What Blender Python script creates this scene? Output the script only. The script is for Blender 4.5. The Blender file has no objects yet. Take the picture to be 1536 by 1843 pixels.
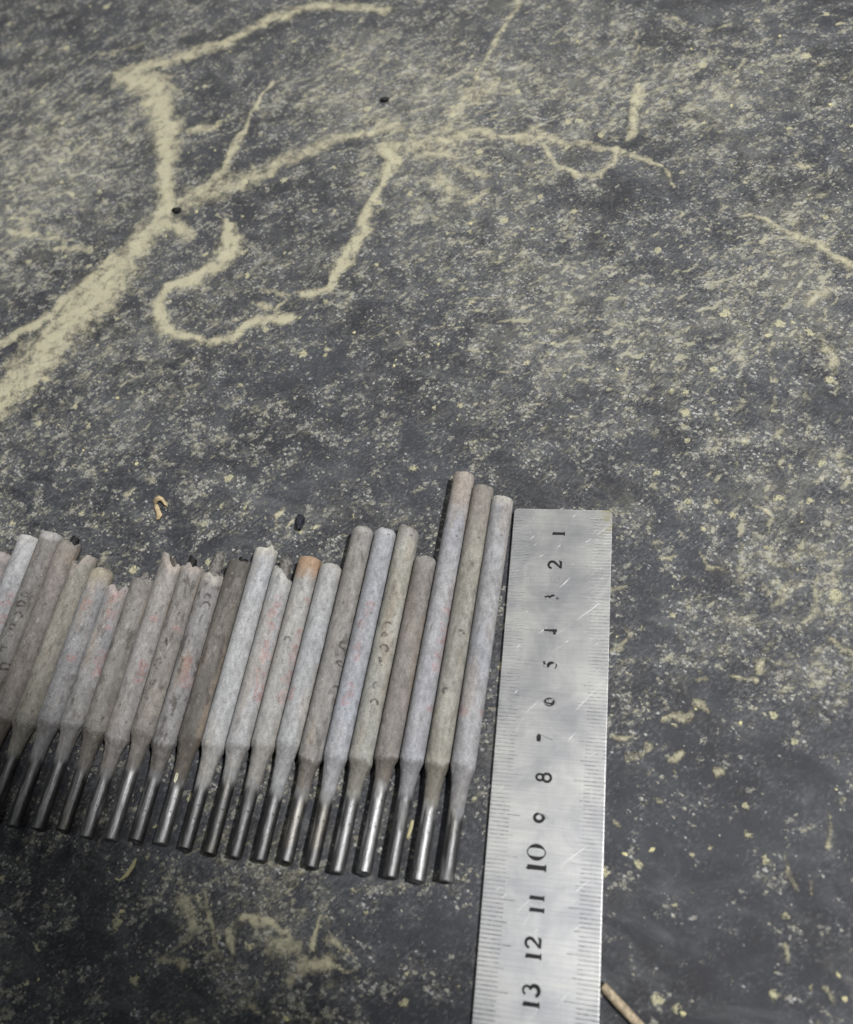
import bpy, math, random
import numpy as np
from mathutils import Matrix, Vector

MM = 0.001
sc = bpy.context.scene
col = sc.collection

# ------------------------------------------------------------------ camera
cd = bpy.data.cameras.new('camera')
cam = bpy.data.objects.new('camera', cd); col.objects.link(cam)
cd.sensor_fit = 'HORIZONTAL'; cd.sensor_width = 36.0; cd.lens = 36.0 * 1540 / 1536
cd.clip_start = 0.005; cd.clip_end = 50
cam.matrix_world = Matrix((
    (0.9752463, -0.0220971, 0.2200145, 0.0309957),
    (0.1182147, 0.8929684, -0.4343187, -0.1164273),
    (-0.1868688, 0.4495766, 0.8734763, 0.2319442),
    (0, 0, 0, 1)))
cd.dof.use_dof = True
cd.dof.focus_distance = 0.268
cd.dof.aperture_fstop = 15.0
sc.camera = cam

# ------------------------------------------------------------------ light
w = bpy.data.worlds.new('World'); sc.world = w; w.use_nodes = True
bg = w.node_tree.nodes['Background']
bg.inputs[0].default_value = (0.80, 0.90, 1.0, 1); bg.inputs[1].default_value = 0.026

def aim(o, loc, target):
    o.location = loc
    o.rotation_euler = (Vector(target) - Vector(loc)).to_track_quat('-Z', 'Y').to_euler()

# the workshop work-light, to the right and above; its cone edge stands in for an unseen person's shadow over the near left corner
KEY = Vector((0.72, -0.03, 1.30)); TGT = Vector((0.24, 0.36, 0.0)); EDGE = Vector((-0.109, -0.119, 0.0))
kd = bpy.data.lights.new('work_light', 'SPOT'); kl = bpy.data.objects.new('work_light', kd); col.objects.link(kl)
kd.energy = 126; kd.color = (1.0, 0.985, 0.96); kd.shadow_soft_size = 0.016
kd.spot_size = 2 * (TGT - KEY).angle(EDGE - KEY); kd.spot_blend = 0.17
aim(kl, KEY, TGT)
# soft fill added on the far side, for sheen on the far sheet
ad = bpy.data.lights.new('far_fill', 'AREA'); al = bpy.data.objects.new('far_fill', ad); col.objects.link(al)
ad.shape = 'RECTANGLE'; ad.size = 1.6; ad.size_y = 0.5; ad.energy = 19; ad.color = (1.0, 1.0, 0.93)
aim(al, (-0.35, 2.0, 1.35), (-0.05, 0.1, 0))

# faint overhead lamp, added to put a sheen on the ruler's near end
od = bpy.data.lights.new('overhead_fill', 'AREA'); ol = bpy.data.objects.new('overhead_fill', od); col.objects.link(ol)
od.shape = 'SQUARE'; od.size = 0.7; od.energy = 3.2; od.color = (0.95, 0.98, 1.0)
aim(ol, (-0.15, -0.42, 1.8), (0, -0.12, 0))

sc.view_settings.view_transform = 'Standard'; sc.view_settings.look = 'None'
sc.view_settings.exposure = 0.0; sc.view_settings.gamma = 1.0

# ------------------------------------------------------------------ helpers
def lin(r, g, b):
    f = lambda c: (c / 255 / 12.92) if c <= 10 else ((c / 255 + .055) / 1.055) ** 2.4
    return np.array([f(r), f(g), f(b)])

def _h(ix, iy, iz, seed):
    n = (ix.astype(np.int64) * 374761393 + iy.astype(np.int64) * 668265263 + iz.astype(np.int64) * 2147483647 + seed * 1274126177) & 0xffffffff
    n = ((n ^ (n >> 13)) * 1274126177) & 0xffffffff
    n = ((n ^ (n >> 16)) * 2246822519) & 0xffffffff
    return ((n ^ (n >> 15)) & 0xffffff) / float(0xffffff)

def vnoise(x, y, z=None, seed=0):
    x = np.asarray(x, float); y = np.asarray(y, float)
    z = np.zeros_like(x) if z is None else np.asarray(z, float)
    fx, fy, fz = np.floor(x), np.floor(y), np.floor(z)
    tx, ty, tz = x - fx, y - fy, z - fz
    sx, sy, sz = [t * t * (3 - 2 * t) for t in (tx, ty, tz)]
    ix, iy, iz = fx.astype(np.int64), fy.astype(np.int64), fz.astype(np.int64)
    def L(a, b, t): return a + (b - a) * t
    out = []
    for dz in (0, 1):
        a = L(_h(ix, iy, iz + dz, seed), _h(ix + 1, iy, iz + dz, seed), sx)
        b = L(_h(ix, iy + 1, iz + dz, seed), _h(ix + 1, iy + 1, iz + dz, seed), sx)
        out.append(L(a, b, sy))
    return L(out[0], out[1], sz)

def fbm(x, y, z=None, seed=0, octv=4, gain=.5):
    s = 0; a = 1; t = 0
    for k in range(octv):
        f = 2.03 ** k
        s = s + a * vnoise(np.asarray(x) * f, np.asarray(y) * f, None if z is None else np.asarray(z) * f, seed + k * 17)
        t += a; a *= gain
    return s / t

def sstep(a, b, x):
    t = np.clip((x - a) / (b - a), 0, 1); return t * t * (3 - 2 * t)

def mesh_obj(name, verts, faces, mat, parent=None, smooth=True, attrs=None, loc=None, rotz=None):
    """verts in mm"""
    me = bpy.data.meshes.new(name)
    verts = np.asarray(verts, float) * MM
    if isinstance(faces, np.ndarray):
        n = len(faces); k = faces.shape[1]
        me.vertices.add(len(verts)); me.vertices.foreach_set('co', verts.ravel())
        me.loops.add(n * k); me.loops.foreach_set('vertex_index', faces.astype(np.int32).ravel())
        me.polygons.add(n); me.polygons.foreach_set('loop_start', np.arange(0, n * k, k, dtype=np.int32))
        me.update(calc_edges=True)
    else:
        me.from_pydata([tuple(v) for v in verts], [], faces)
    for an, arr in (attrs or {}).items():
        arr = np.asarray(arr, np.float32)
        if arr.ndim == 1:
            a = me.attributes.new(an, 'FLOAT', 'POINT'); a.data.foreach_set('value', arr)
        else:
            a = me.attributes.new(an, 'FLOAT_COLOR', 'POINT')
            c4 = np.ones((len(arr), 4), np.float32); c4[:, :3] = arr
            a.data.foreach_set('color', c4.ravel())
    me.polygons.foreach_set('use_smooth', [smooth] * len(me.polygons))
    me.validate(); me.update()
    me.materials.append(mat)
    o = bpy.data.objects.new(name, me); col.objects.link(o)
    if parent: o.parent = parent
    if loc is not None: o.location = Vector(loc) * MM
    if rotz is not None: o.rotation_euler = (0, 0, rotz)
    return o

def tag(o, label=None, cat=None, group=None, kind=None):
    if label: o['label'] = label
    if cat: o['category'] = cat
    if group: o['group'] = group
    if kind: o['kind'] = kind
    return o

class NT:
    """small node-tree helper"""
    def __init__(self, name):
        self.m = bpy.data.materials.new(name); self.m.use_nodes = True
        self.t = self.m.node_tree; self.b = self.t.nodes['Principled BSDF']
        tc = self.t.nodes.new('ShaderNodeTexCoord')
        mp = self.t.nodes.new('ShaderNodeVectorMath'); mp.operation = 'SCALE'; mp.inputs[3].default_value = 1000.0
        self.t.links.new(tc.outputs['Object'], mp.inputs[0]); self.co = mp.outputs[0]    # millimetres
    def put(self, sock, v):
        if isinstance(v, bpy.types.NodeSocket): self.t.links.new(v, sock)
        elif isinstance(v, (tuple, list, np.ndarray)):
            v = tuple(float(c) for c in v); sock.default_value = v + (1.0,) if len(v) == 3 and len(sock.default_value) == 4 else v
        else: sock.default_value = v
    def math(self, op, a, b=0.0, c=None, clamp=False):
        n = self.t.nodes.new('ShaderNodeMath'); n.operation = op; n.use_clamp = clamp
        self.put(n.inputs[0], a); self.put(n.inputs[1], b)
        if c is not None: self.put(n.inputs[2], c)
        return n.outputs[0]
    def noise(self, scale, detail=4, rough=.55, dist=0.0, vec=None, off=None):
        n = self.t.nodes.new('ShaderNodeTexNoise'); v = self.co if vec is None else vec
        if off:
            a = self.t.nodes.new('ShaderNodeVectorMath'); a.operation = 'ADD'; self.put(a.inputs[0], v); a.inputs[1].default_value = (off, off * .7, off * 1.3); v = a.outputs[0]
        self.put(n.inputs['Vector'], v); n.inputs['Scale'].default_value = scale; n.inputs['Detail'].default_value = detail
        n.inputs['Roughness'].default_value = rough; n.inputs['Distortion'].default_value = dist
        return n.outputs['Fac']
    def voro(self, scale, vec=None, feature='F1'):
        n = self.t.nodes.new('ShaderNodeTexVoronoi'); n.feature = feature
        self.put(n.inputs['Vector'], self.co if vec is None else vec); n.inputs['Scale'].default_value = scale
        return n.outputs['Distance']
    def warp(self, scale, amp, detail=3, vec=None):
        n = self.t.nodes.new('ShaderNodeTexNoise'); self.put(n.inputs['Vector'], self.co if vec is None else vec)
        n.inputs['Scale'].default_value = scale; n.inputs['Detail'].default_value = detail; n.inputs['Roughness'].default_value = .65
        s = self.t.nodes.new('ShaderNodeVectorMath'); s.operation = 'SUBTRACT'; self.t.links.new(n.outputs['Color'], s.inputs[0]); s.inputs[1].default_value = (.5, .5, .5)
        a = self.t.nodes.new('ShaderNodeVectorMath'); a.operation = 'MULTIPLY_ADD'; self.t.links.new(s.outputs[0], a.inputs[0]); a.inputs[1].default_value = (amp, amp, 0)
        self.put(a.inputs[2], self.co if vec is None else vec); return a.outputs[0]
    def chips(self, cell, prob, size, add, vec, off):
        """irregular flakes: one per cell of `cell` mm in about `prob` of the cells (plus `add`), up to `size` cells across"""
        o = self.t.nodes.new('ShaderNodeVectorMath'); o.operation = 'ADD'; self.put(o.inputs[0], vec); o.inputs[1].default_value = (off, off * 1.7, 0)
        v = self.t.nodes.new('ShaderNodeTexVoronoi'); v.voronoi_dimensions = '2D'; self.t.links.new(o.outputs[0], v.inputs['Vector']); v.inputs['Scale'].default_value = 1.0 / cell
        sp = self.t.nodes.new('ShaderNodeSeparateColor'); self.t.links.new(v.outputs['Color'], sp.inputs[0])
        r = self.math('ADD', sp.outputs[0], add)
        rad = self.math('MULTIPLY', self.ramp(r, 1.0 - prob, 1.0), self.math('MULTIPLY', size, self.math('ADD', .35, sp.outputs[1])))
        return self.ramp(self.math('SUBTRACT', rad, v.outputs['Distance']), .0, .10)
    def mapping(self, rot, scl, vec=None):
        n = self.t.nodes.new('ShaderNodeMapping'); n.inputs['Rotation'].default_value = (0, 0, rot); n.inputs['Scale'].default_value = scl
        # rotate first, then stretch
        r = self.t.nodes.new('ShaderNodeVectorRotate'); r.rotation_type = 'Z_AXIS'; r.inputs['Angle'].default_value = rot
        self.put(r.inputs['Vector'], self.co if vec is None else vec)
        n.inputs['Rotation'].default_value = (0, 0, 0)
        self.t.links.new(r.outputs[0], n.inputs['Vector'])
        return n.outputs[0]
    def ramp(self, v, a, b, to0=0.0, to1=1.0):
        n = self.t.nodes.new('ShaderNodeMapRange'); n.interpolation_type = 'SMOOTHSTEP'
        self.put(n.inputs['Value'], v); self.put(n.inputs['From Min'], a); self.put(n.inputs['From Max'], b)
        n.inputs['To Min'].default_value = to0; n.inputs['To Max'].default_value = to1
        return n.outputs[0]
    def mix(self, f, a, b, mode='MIX'):
        n = self.t.nodes.new('ShaderNodeMix'); n.data_type = 'RGBA'; n.blend_type = mode
        self.put(n.inputs[0], f); self.put(n.inputs[6], a); self.put(n.inputs[7], b)
        return n.outputs[2]
    def attr(self, name, colr=False):
        n = self.t.nodes.new('ShaderNodeAttribute'); n.attribute_name = name
        return n.outputs['Color' if colr else 'Fac']
    def bump(self, h, dist, strength=1.0, normal=None):
        n = self.t.nodes.new('ShaderNodeBump'); n.inputs['Distance'].default_value = dist * MM; n.inputs['Strength'].default_value = strength
        self.put(n.inputs['Height'], h)
        if normal is not None: self.t.links.new(normal, n.inputs['Normal'])
        return n.outputs[0]
    def out(self, **kw):
        for k, v in kw.items():
            k = {'color': 'Base Color', 'rough': 'Roughness', 'metal': 'Metallic', 'normal': 'Normal', 'spec': 'Specular IOR Level', 'aniso': 'Anisotropic'}[k]
            self.put(self.b.inputs[k], v)
        return self.m

# ------------------------------------------------------------------ data measured from the photograph (mm; ruler corner = origin)
# dust drifts: polyline points (x, y, half width), strength
STROKES = [([[-202.9, 224.6, 5.98], [-180.5, 232.0, 5.4], [-154.0, 239.2, 4.16], [-144.3, 245.6, 3.66], [-130.0, 256.1, 4.34], [-114.2, 260.0, 3.97], [-92.3, 257.9, 3.87], [-75.3, 250.3, 2.81]], 0.8),
 ([[-196.2, 221.7, 8.44], [-183.2, 216.2, 9.06], [-174.5, 200.2, 8.73], [-166.6, 181.5, 7.31], [-160.8, 160.6, 5.24], [-156.8, 144.1, 5.06], [-153.2, 132.9, 6.17]], 1),
 ([[-151.5, 135.8, 7.56], [-138.6, 144.2, 8.95], [-122.4, 149.1, 7.1], [-107.4, 158.8, 5.74], [-92.0, 167.0, 4.91], [-76.1, 172.5, 4.34], [-59.9, 174.9, 3.48]], 0.68),
 ([[-139.0, 145.8, 3.87], [-132.7, 161.3, 3.11], [-129.7, 181.0, 1.9], [-125.7, 197.9, 1.35], [-122.7, 208.3, 0.91]], 0.85),
 ([[-157.0, 180.5, 3.01], [-149.9, 183.9, 3.9], [-141.8, 183.0, 2.08]], 0.75),
 ([[-153.2, 132.9, 7.54], [-160.7, 119.8, 6.47], [-165.5, 102.5, 9.83], [-173.0, 87.3, 12.2], [-183.6, 71.3, 12.6], [-191.2, 51.8, 10.4], [-199.9, 36.9, 8.4]], 0.92),
 ([[-209.1, 66.6, 2.06], [-187.9, 83.7, 3.38], [-171.1, 108.5, 3.47]], 0.95),
 ([[-151.9, 128.2, 5.42], [-138.8, 120.7, 2.9]], 0.85),
 ([[-124.4, 126.3, 2.09], [-119.7, 114.2, 6.61], [-122.8, 104.5, 4.75], [-129.3, 97.8, 3.73], [-140.1, 94.2, 3.75], [-144.3, 86.1, 3.46], [-140.8, 75.3, 3.37], [-133.5, 69.9, 3.07], [-121.7, 67.7, 2.32], [-110.6, 67.9, 2.51], [-105.1, 72.9, 2.52], [-97.1, 76.4, 3.43], [-88.6, 77.4, 2.72]], 1),
 ([[-65.4, 164.3, 2.9], [-59.0, 154.9, 4.11], [-62.7, 145.4, 2.78], [-65.0, 130.7, 2.71], [-67.3, 116.6, 3.36], [-71.9, 104.4, 3.77], [-74.6, 95.1, 2.55], [-75.6, 88.6, 2.52], [-84.7, 88.4, 2.08]], 0.95),
 ([[-65.2, 162.7, 3.94], [-53.6, 162.4, 6.48], [-40.3, 164.8, 5.65], [-27.0, 166.5, 3.55], [-13.5, 162.6, 2.48], [-0.5, 160.6, 1.95], [10.3, 157.1, 1.67], [22.8, 152.3, 1.52], [35.0, 146.7, 1.71], [43.9, 141.6, 1.34], [48.7, 131.4, 0.65]], 0.72),
 ([[-40.6, 168.0, 3.36], [-33.8, 190.0, 1.87], [-28.7, 209.8, 1.24], [-22.3, 232.1, 1.72], [-16.3, 248.0, 1.76]], 0.65),
 ([[-37.9, 174.1, 1.04], [-30.4, 203.1, 0.96], [-22.2, 230.3, 1.0]], 0.6),
 ([[-35.5, 183.6, 6.62], [-24.8, 192.2, 6.66]], 0.5),
 ([[-1.3, 156.2, 1.93], [4.6, 145.2, 1.64], [13.0, 140.1, 1.61], [21.2, 138.6, 1.7], [26.1, 143.2, 1.83], [26.5, 151.9, 1.63]], 0.78),
 ([[34.2, 187.8, 2.73], [33.7, 172.2, 2.4], [32.8, 161.6, 2.12], [31.3, 155.8, 1.63]], 0.9),
 ([[70.6, 115.1, 0.92], [81.1, 109.3, 1.49], [91.1, 102.5, 2.13], [104.6, 90.5, 2.6]], 0.78),
 ([[-39.9, 141.9, 4.17], [-30.4, 133.8, 3.58]], 0.6),
 ([[-26.6, 127.8, 2.58], [-19.8, 134.4, 2.83]], 0.65),
 ([[-31.9, 148.6, 1.97], [-22.7, 143.3, 2.41]], 0.6),
 ([[-50.6, 156.5, 3.06], [-34.9, 156.5, 2.51]], 0.7),
 ([[-5.1, 165.7, 3.71], [3.9, 158.7, 3.14]], 0.55),
 ([[-79.4, -117.4, 2.08], [-76.6, -121.8, 2.86]], 0.8),
 ([[-76.0, -115.0, 0.55], [-72.2, -119.3, 0.95], [-69.1, -123.5, 0.8], [-66.2, -129.0, 0.52]], 0.8),
 ([[-61.1, -121.2, 1.06], [-55.1, -120.5, 1.19], [-49.2, -121.1, 1.04]], 1),
 ([[-49.2, -121.3, 0.78], [-48.3, -124.3, 0.77]], 0.8),
 ([[-41.1, -119.0, 0.91], [-40.7, -123.6, 0.96]], 0.95),
 ([[-43.8, -128.1, 2.91], [-37.4, -127.3, 2.51]], 0.8),
 ([[-37.2, -121.7, 1.66], [-32.3, -123.1, 0.88]], 0.8),
 ([[-38.0, -127.7, 0.88], [-31.2, -127.9, 0.75]], 0.85),
 ([[-63.9, -124.9, 0.93], [-62.4, -128.7, 0.98]], 0.95),
 ([[-80.0, -132.9, 1.32], [-74.3, -133.5, 1.57]], 0.75),
 ([[-52.7, -124.8, 2.34], [-45.4, -123.9, 2.06]], 0.7),
 ([[-45.4, -131.4, 1.89], [-41.3, -129.6, 1.26]], 0.6),
 ([[-55.0, -138.1, 1.0], [-52.0, -138.5, 0.5]], 0.8),
 ([[-35.4, -138.5, 0.61], [-34.4, -139.9, 0.84]], 0.7),
 ([[-77.0, -126.4, 1.08], [-79.2, -129.9, 0.93]], 0.5),
 ([[30.2, -42.9, 0.92], [33.6, -37.2, 1.08], [32.4, -34.3, 0.62]], 0.7),
 ([[29.4, -24.2, 0.81], [33.7, -22.6, 0.64]], 0.57),
 ([[31.1, -46.0, 0.38], [37.0, -44.1, 0.45]], 0.49),
 ([[30.1, -65.6, 0.86], [35.1, -64.2, 0.57]], 0.74),
 ([[33.1, -71.1, 2.11], [38.6, -68.5, 1.41]], 0.57),
 ([[44.9, -70.1, 1.53], [47.2, -68.5, 1.39]], 0.7),
 ([[44.9, -60.1, 1.0], [50.5, -58.3, 1.57]], 0.7),
 ([[56.3, -72.6, 1.22], [57.7, -71.8, 0.81]], 0.74),
 ([[67.5, -43.9, 1.6], [68.4, -41.7, 1.17]], 0.8),
 ([[61.5, -47.3, 1.01], [65.7, -47.5, 1.08]], 0.74),
 ([[49.9, -50.5, 0.58], [53.9, -49.3, 1.02]], 0.74),
 ([[51.9, -56.0, 0.57], [54.3, -55.6, 0.64]], 0.7),
 ([[68.3, 2.4, 0.99], [70.8, 1.8, 1.06]], 0.8),
 ([[86.6, -36.5, 1.3], [92.4, -39.2, 1.85]], 0.7),
 ([[70.5, -27.2, 0.76], [74.9, -25.0, 0.91]], 0.57),
 ([[41.3, -14.9, 0.65], [45.9, -14.6, 0.81]], 0.57),
 ([[56.4, -17.9, 0.79], [60.1, -18.1, 0.63]], 0.61),
 ([[54.3, -12.1, 0.4], [56.4, -17.9, 0.55]], 0.45),
 ([[83.2, -16.8, 0.77], [83.8, -28.1, 1.78]], 0.49),
 ([[70.8, -111.1, 0.47], [70.8, -114.5, 0.58]], 0.7),
 ([[78.7, -119.1, 0.79], [79.7, -120.0, 0.68]], 0.7),
 ([[81.6, -78.3, 0.51], [81.2, -87.3, 0.75]], 0.57),
 ([[71.7, -90.8, 0.63], [72.5, -98.0, 0.61]], 0.53),
 ([[76.3, -95.2, 0.43], [76.4, -98.8, 0.55]], 0.53),
 ([[40.8, -82.2, 0.54], [42.1, -81.8, 0.61]], 0.7),
 ([[31.3, -86.4, 0.81], [32.7, -88.3, 0.67]], 0.66),
 ([[-133.2, 3.8, 0.92], [-130.5, 5.1, 1.02]], 0.95),
 ([[-76.1, -4.0, 0.74], [-74.6, -2.4, 0.93]], 0.95),
 ([[-71.8, -6.9, 0.83], [-70.2, -5.4, 0.73]], 0.95),
 ([[-62.1, -8.5, 0.72], [-61.4, -7.5, 0.81]], 0.9),
 ([[-103.3, 84.5, 1.88], [-93.6, 80.2, 1.61], [-90.0, 83.9, 1.61]], 0.6),
 ([[-100.3, 91.0, 1.66], [-90.5, 86.6, 1.39]], 0.65),
 ([[91.0, 77.8, 3.66], [96.3, 82.1, 2.76]], 0.6),
 ([[91.4, 62.3, 2.78], [93.2, 53.8, 2.36]], 0.57),
 ([[90.0, 137.9, 2.1], [92.6, 136.5, 2.09]], 0.8),
 ([[96.1, 123.5, 2.63], [92.5, 122.5, 1.62]], 0.6),
 ([[34.5, 202.5, 0.89], [32.4, 197.8, 1.14], [34.3, 221.3, 0.79]], 0.5),
 ([[45.2, 226.6, 1.32], [58.0, 217.6, 1.03], [64.3, 214.9, 0.76], [72.8, 218.6, 0.63]], 0.5),
 ([[49.2, 192.3, 0.74], [61.7, 197.0, 0.74], [59.8, 203.8, 0.75]], 0.45),
 ([[67.6, 189.8, 1.08], [75.9, 195.0, 0.72]], 0.55),
 ([[-225.1, 128.6, 1.77], [-213.6, 126.9, 1.74]], 0.75),
 ([[-199.7, 117.7, 2.25], [-183.3, 115.2, 3.02]], 0.75),
 ([[-206.8, 122.7, 1.14], [-200.9, 124.8, 1.43]], 0.55),
 ([[-273.8, 257.1, 1.94], [-266.1, 271.0, 1.57]], 0.35),
 ([[-218.9, 242.7, 1.43], [-197.7, 246.5, 1.41]], 0.5)]
REGIONS = [[-219.9, 183.7, 58.0, 0.38], [-213.4, 126.2, 39.7, 0.3], [-127.4, 81.4, 65.7, 0.1], [-31.2, 186.3, 55.8, 0.25], [64.9, 165.5, 48.2, 0.22], [53.8, 93.6, 41.8, 0.14], [16.2, 111.1, 45.3, 0.15], [-30.2, 111.4, 38.3, 0.15], [-9.7, 62.8, 42.0, 0.12], [89.1, 98.9, 32.5, 0.12], [94.5, 60.1, 29.4, 0.15], [-83.4, 203.2, 45.7, 0.3], [12.4, 210.8, 41.9, 0.1], [88.5, 23.9, 27.1, 0.08], [35.9, 61.6, 31.7, 0.2], [-44.9, 36.2, 41.3, -0.1], [36.4, 13.9, 31.7, -0.08], [-110.6, 16.2, 55.8, 0.05], [57.4, -80.6, 33.0, -0.25], [51.7, -29.7, 24.7, -0.12], [56.5, -111.7, 36.1, -0.4], [-22.5, -121.2, 26.3, -0.05], [-53.6, -127.4, 27.2, 0.3], [-104.7, -131.0, 26.3, -0.1], [-67.3, -107.9, 17.6, 0.05], [-17.6, -91.8, 42.8, -0.15], [83.7, -20.1, 24.3, 0.2], [79.5, -40.7, 21.6, 0.15], [35.2, 134.0, 28.0, -0.2], [8.2, 76.4, 21.2, 0.1], [35.3, 120.4, 22.6, -0.1]]
TREADS = [[53.7, 88.8, 35.1, 25, 6.5, 4.6, 0.2], [22.1, 108.1, 26.8, 20, 6, 4.5, 0.2], [85.0, 39.6, 30.1, 90, 5.5, 9, 0.05], [68.5, 23.8, 26.0, 90, 5, 9, 0.05], [-14.8, 77.2, 28.4, 5, 12, 5.5, 0.1], [-230.2, 222.3, 40.5, 55, 10, 5, 0.05], [-18.4, 168.7, 29.2, 0, 7, 5, 0.1], [-207.2, 154.8, 41.6, -15, 9, 6, 0.2], [64.6, 5.1, 26.6, 90, 5, 8, 0.05], [27.0, 61.8, 28.0, 15, 8, 6, 0.2], [87.4, 73.4, 23.0, 60, 8, 6, 0.1]]
RODS = [[-9.21, -105.9, 3.01, 108.15, 18.01, 28.58, 6.75],
 [-16.4, -106.8, 3.36, 112.79, 20.06, 29.91, 6.75],
 [-23.48, -106.5, 3.6, 117.03, 21.66, 30.34, 6.8],
 [-30.57, -106.6, 3.74, 88.99, 23.42, 29.85, 6.86],
 [-37.65, -106.7, 3.8, 99.02, 20.58, 28.47, 6.92],
 [-44.71, -106.6, 3.78, 97.61, 18.96, 28.66, 6.98],
 [-51.77, -106.3, 3.7, 97.7, 18.88, 27.76, 7.03],
 [-58.88, -106.3, 3.58, 85.07, 19.25, 30.8, 7.09],
 [-66.01, -106.2, 3.43, 86.46, 19.38, 30.11, 7.15],
 [-73.2, -106.4, 3.26, 84.04, 21.32, 29.71, 7.21],
 [-80.41, -106.0, 3.08, 88.53, 18.47, 28.55, 7.27],
 [-87.66, -105.0, 2.91, 83.71, 17.87, 29.3, 7.33],
 [-95.06, -105.5, 2.75, 80.49, 18.93, 26.83, 7.39],
 [-102.51, -105.3, 2.63, 82.59, 20.85, 29.36, 7.45],
 [-110.08, -105.6, 2.56, 83.88, 18.63, 27.61, 7.51],
 [-117.72, -105.0, 2.54, 76.17, 19.24, 28.82, 7.56],
 [-125.52, -105.2, 2.59, 73.17, 21.16, 29.89, 7.62],
 [-133.42, -105.0, 2.73, 78.99, 20.31, 29.58, 7.69],
 [-141.45, -104.7, 2.97, 81.91, 20.8, 28.68, 7.58],
 [-149.15, -104.6, 2.97, 88.62, 20.88, 29.49, 7.58],
 [-156.85, -104.6, 2.97, 90.22, 21.07, 29.42, 7.58],
 [-164.55, -104.6, 2.97, 88.62, 21.27, 29.69, 7.58],
 [-172.25, -104.6, 2.97, 82.81, 21.48, 29.97, 7.58]]
RED = {0:[[3.51,42.3],[-1.54,42.8]],2:[[2.59,71.3],[2.6,66.7],[2.91,63.1],[2.83,59.0],[2.6,55.0],[3.21,43.9]],5:[[1.19,71.8],[0.55,69.3],[0.14,65.9],[0.39,62.5],[0.31,59.2],[0.39,55.9],[0.75,47.9],[0.97,45.6],[0.45,43.7]],7:[[-1.26,44.8],[-1.5,43.2]],8:[[3.33,72.3],[3.43,62.9],[3.51,61.2],[3.18,57.8],[3.31,55.4],[2.98,54.0],[3.16,50.1],[2.83,48.7],[3.37,44.8],[3.05,42.8],[2.52,42.9]],9:[[1.9,72.6],[1.88,70.7],[1.57,68.6],[0.98,67.4],[1.63,63.7],[2.13,58.6],[1.91,56.3],[2.6,55.0],[1.81,54.1],[2.0,49.6],[2.35,48.4],[2.88,46.5],[2.94,44.4],[2.84,42.9]],10:[[5.08,56.9]],12:[[1.4,50.9],[1.54,48.7],[1.81,46.7],[3.22,45.0],[2.14,43.9]],14:[[1.51,62.9],[2.37,49.2],[2.31,46.7],[2.27,44.7]],16:[[1.92,70.0],[1.17,68.2],[2.07,64.6],[2.14,62.8],[2.47,59.3],[3.05,50.9],[3.06,48.8],[3.19,45.4],[4.04,45.1],[4.04,47.2]],17:[[0.69,66.7],[0.53,65.0],[1.7,48.8]],13:[[2.18,59.7]],21:[[2.64,67.8],[2.25,65.0],[3.25,59.4],[3.41,60.0]]}
INK = {4:[[0.64,66.1],[0.45,63.0],[0.91,59.3],[0.38,55.7],[0.95,48.6],[1.32,43.9]],6:[[2.87,59.6],[2.9,53.9],[2.97,46.7]],1:[[-0.33,48.5],[1.14,65.2]],13:[[-0.08,49.7],[0.21,43.3],[0.05,56.0]],20:[[0.97,67.5],[1.1,64.3],[1.46,60.6],[1.04,56.9],[1.18,49.6],[3.05,44.5]],19:[[4.48,68.2],[4.73,64.1],[5.0,61.0],[4.86,57.0],[4.72,50.1],[4.96,43.5]],12:[[1.64,70.9],[1.89,68.3]],8:[[0.61,59.7]],16:[[-4.52,67.7]]}


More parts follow.
